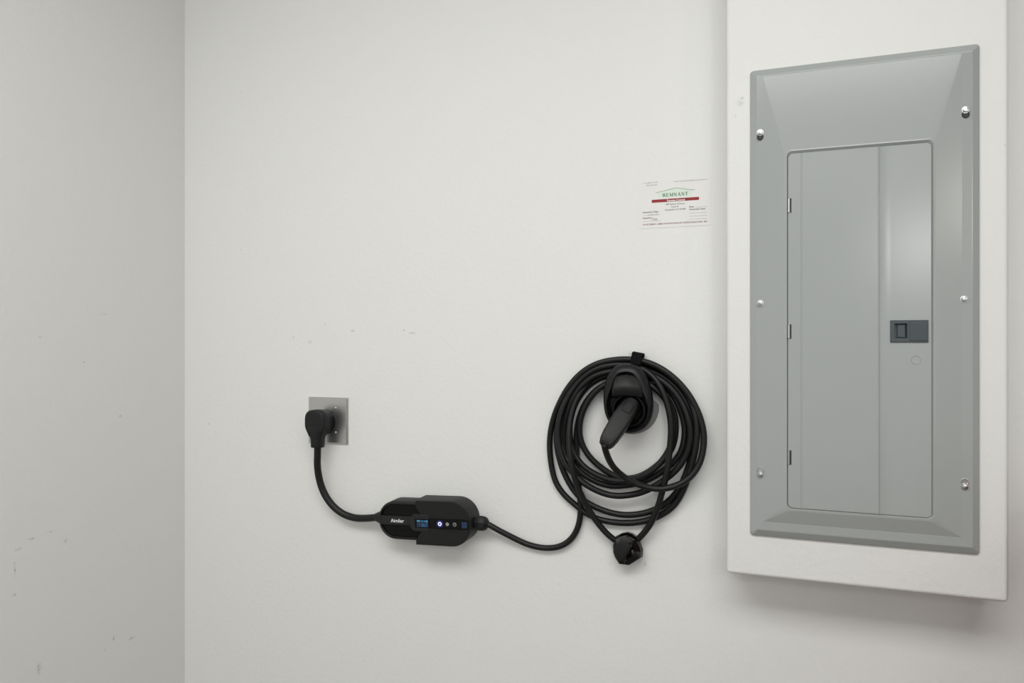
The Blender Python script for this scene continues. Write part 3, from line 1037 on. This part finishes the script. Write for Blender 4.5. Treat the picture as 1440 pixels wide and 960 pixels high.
# serif capitals for the name, drawn as strokes on a unit grid
GL = {
    'R': (.80, [(.12, 0, .12, 1, .20), (.0, 0, .30, 0, .07), (.0, 1, .50, 1, .07), (.12, .5, .50, .5, .07), (.56, .95, .56, .55, .20), (.36, .5, .72, .02, .20), (.6, 0, .82, 0, .07)]),
    'E': (.72, [(.12, 0, .12, 1, .20), (0, 0, .62, 0, .07), (0, 1, .62, 1, .07), (.12, .52, .48, .52, .07), (.62, 0, .62, .24, .06), (.60, 1, .60, .78, .06), (.47, .40, .47, .64, .06)]),
    'M': (1.0, [(.12, 0, .12, 1, .08), (.12, 1, .48, .05, .20), (.48, .05, .84, 1, .07), (.84, 0, .84, 1, .20), (0, 0, .24, 0, .07), (.70, 0, .98, 0, .07), (0, 1, .2, 1, .07), (.76, 1, .98, 1, .07)]),
    'N': (.85, [(.12, 0, .12, 1, .08), (.10, 1, .70, .02, .20), (.70, 0, .70, 1, .08), (0, 0, .24, 0, .07), (.58, 1, .82, 1, .07), (0, 1, .16, 1, .07)]),
    'A': (.85, [(.10, 0, .40, 1, .08), (.40, 1, .70, 0, .20), (.20, .36, .58, .36, .07), (0, 0, .22, 0, .07), (.56, 0, .84, 0, .07)]),
    'T': (.75, [(.35, 0, .35, 1, .20), (0, 1, .70, 1, .08), (.02, 1, .02, .76, .06), (.68, 1, .68, .76, .06), (.22, 0, .48, 0, .07)]),
}
a, b = at(932, 276.6, .0009), at(967.5, 274.4, .0009)
tw = sum(GL[ch_][0] for ch_ in 'REMNANT') + .16 * 6
kx = (b.x - a.x) / tw
kh = .0066
xx = a.x
bm = bmesh.new()
for ch_ in 'REMNANT':
    for (x0, y0, x1, y1, w) in GL[ch_][1]:
        pa, pb = Vector((xx + x0 * kx, 0, a.z + y0 * kh)), Vector((xx + x1 * kx, 0, a.z + y1 * kh))
        t = (pb - pa).normalized()
        nn = Vector((-t.z, 0, t.x)) * w * kx * .55
        bm.faces.new([bm.verts.new(Vector((p_.x, -.0009, p_.z))) for p_ in (pa - nn, pb - nn, pb + nn, pa + nn)])
    xx += (GL[ch_][0] + .16) * kx
obj('lettering', bm, M_green, card, label='green serif lettering')
l = hline(916.5, 983, 283.1)
strokes('red_bar', [l], .0062, M_red)
line_text('lettering', 'Termite Control', 937.5, 963, 283.3, .0034, M_white, .03, .0009)
line_text('lettering', '489 Salmar Avenue', 936, 962.5, 288.3, .0029, M_ink, .02)
line_text('lettering', 'Unit B', 944, 954, 291.7, .0029, M_ink, .02)
line_text('lettering', 'Campbell, CA 95008', 935, 964, 296.1, .0029, M_ink, .02)
line_text('lettering', 'Date:', 969, 976, 291.7, .0029, M_ink, .03)
line_text('lettering', 'Chemicals Used:', 969, 992, 295.4, .0029, M_ink, .03)
line_text('lettering', 'Inspection Date:', 904, 926, 299.6, .0030, M_ink, .03)
line_text('lettering', 'Inspector:', 904, 917.5, 307.7, .0030, M_ink, .03)
line_text('lettering', 'DO NOT REMOVE - COMPLY WITH STRUCTURAL PEST CONTROL REGULATIONS - 8516', 904, 994.5, 317.0, .0030, M_brown, .03)
for l in (hline(978, 995, 291.4), hline(969, 995, 299.6), hline(969, 995, 304.0), hline(969, 995, 308.4), hline(904, 928, 303.2), hline(904, 929, 311.6)):
    strokes('ruled_line', [l], .0005, M_ink2)
strokes('handwriting', [(911, 302.4, 913, 301.2), (913, 301.2, 914, 302.8), (914, 302.8, 917, 301.4), (917, 301.4, 917.6, 300.2), (917.6, 300.2, 918.6, 302.4), (920, 302.2, 923, 301.0), (923, 301, 925.5, 301.6),
                        (916.5, 310, 920, 306.2), (920, 306.2, 921.5, 309.6), (921.5, 309.6, 924, 307.0), (924, 307.0, 922.5, 310.2), (917, 308.6, 924.5, 308.0)], .0005, M_ink)
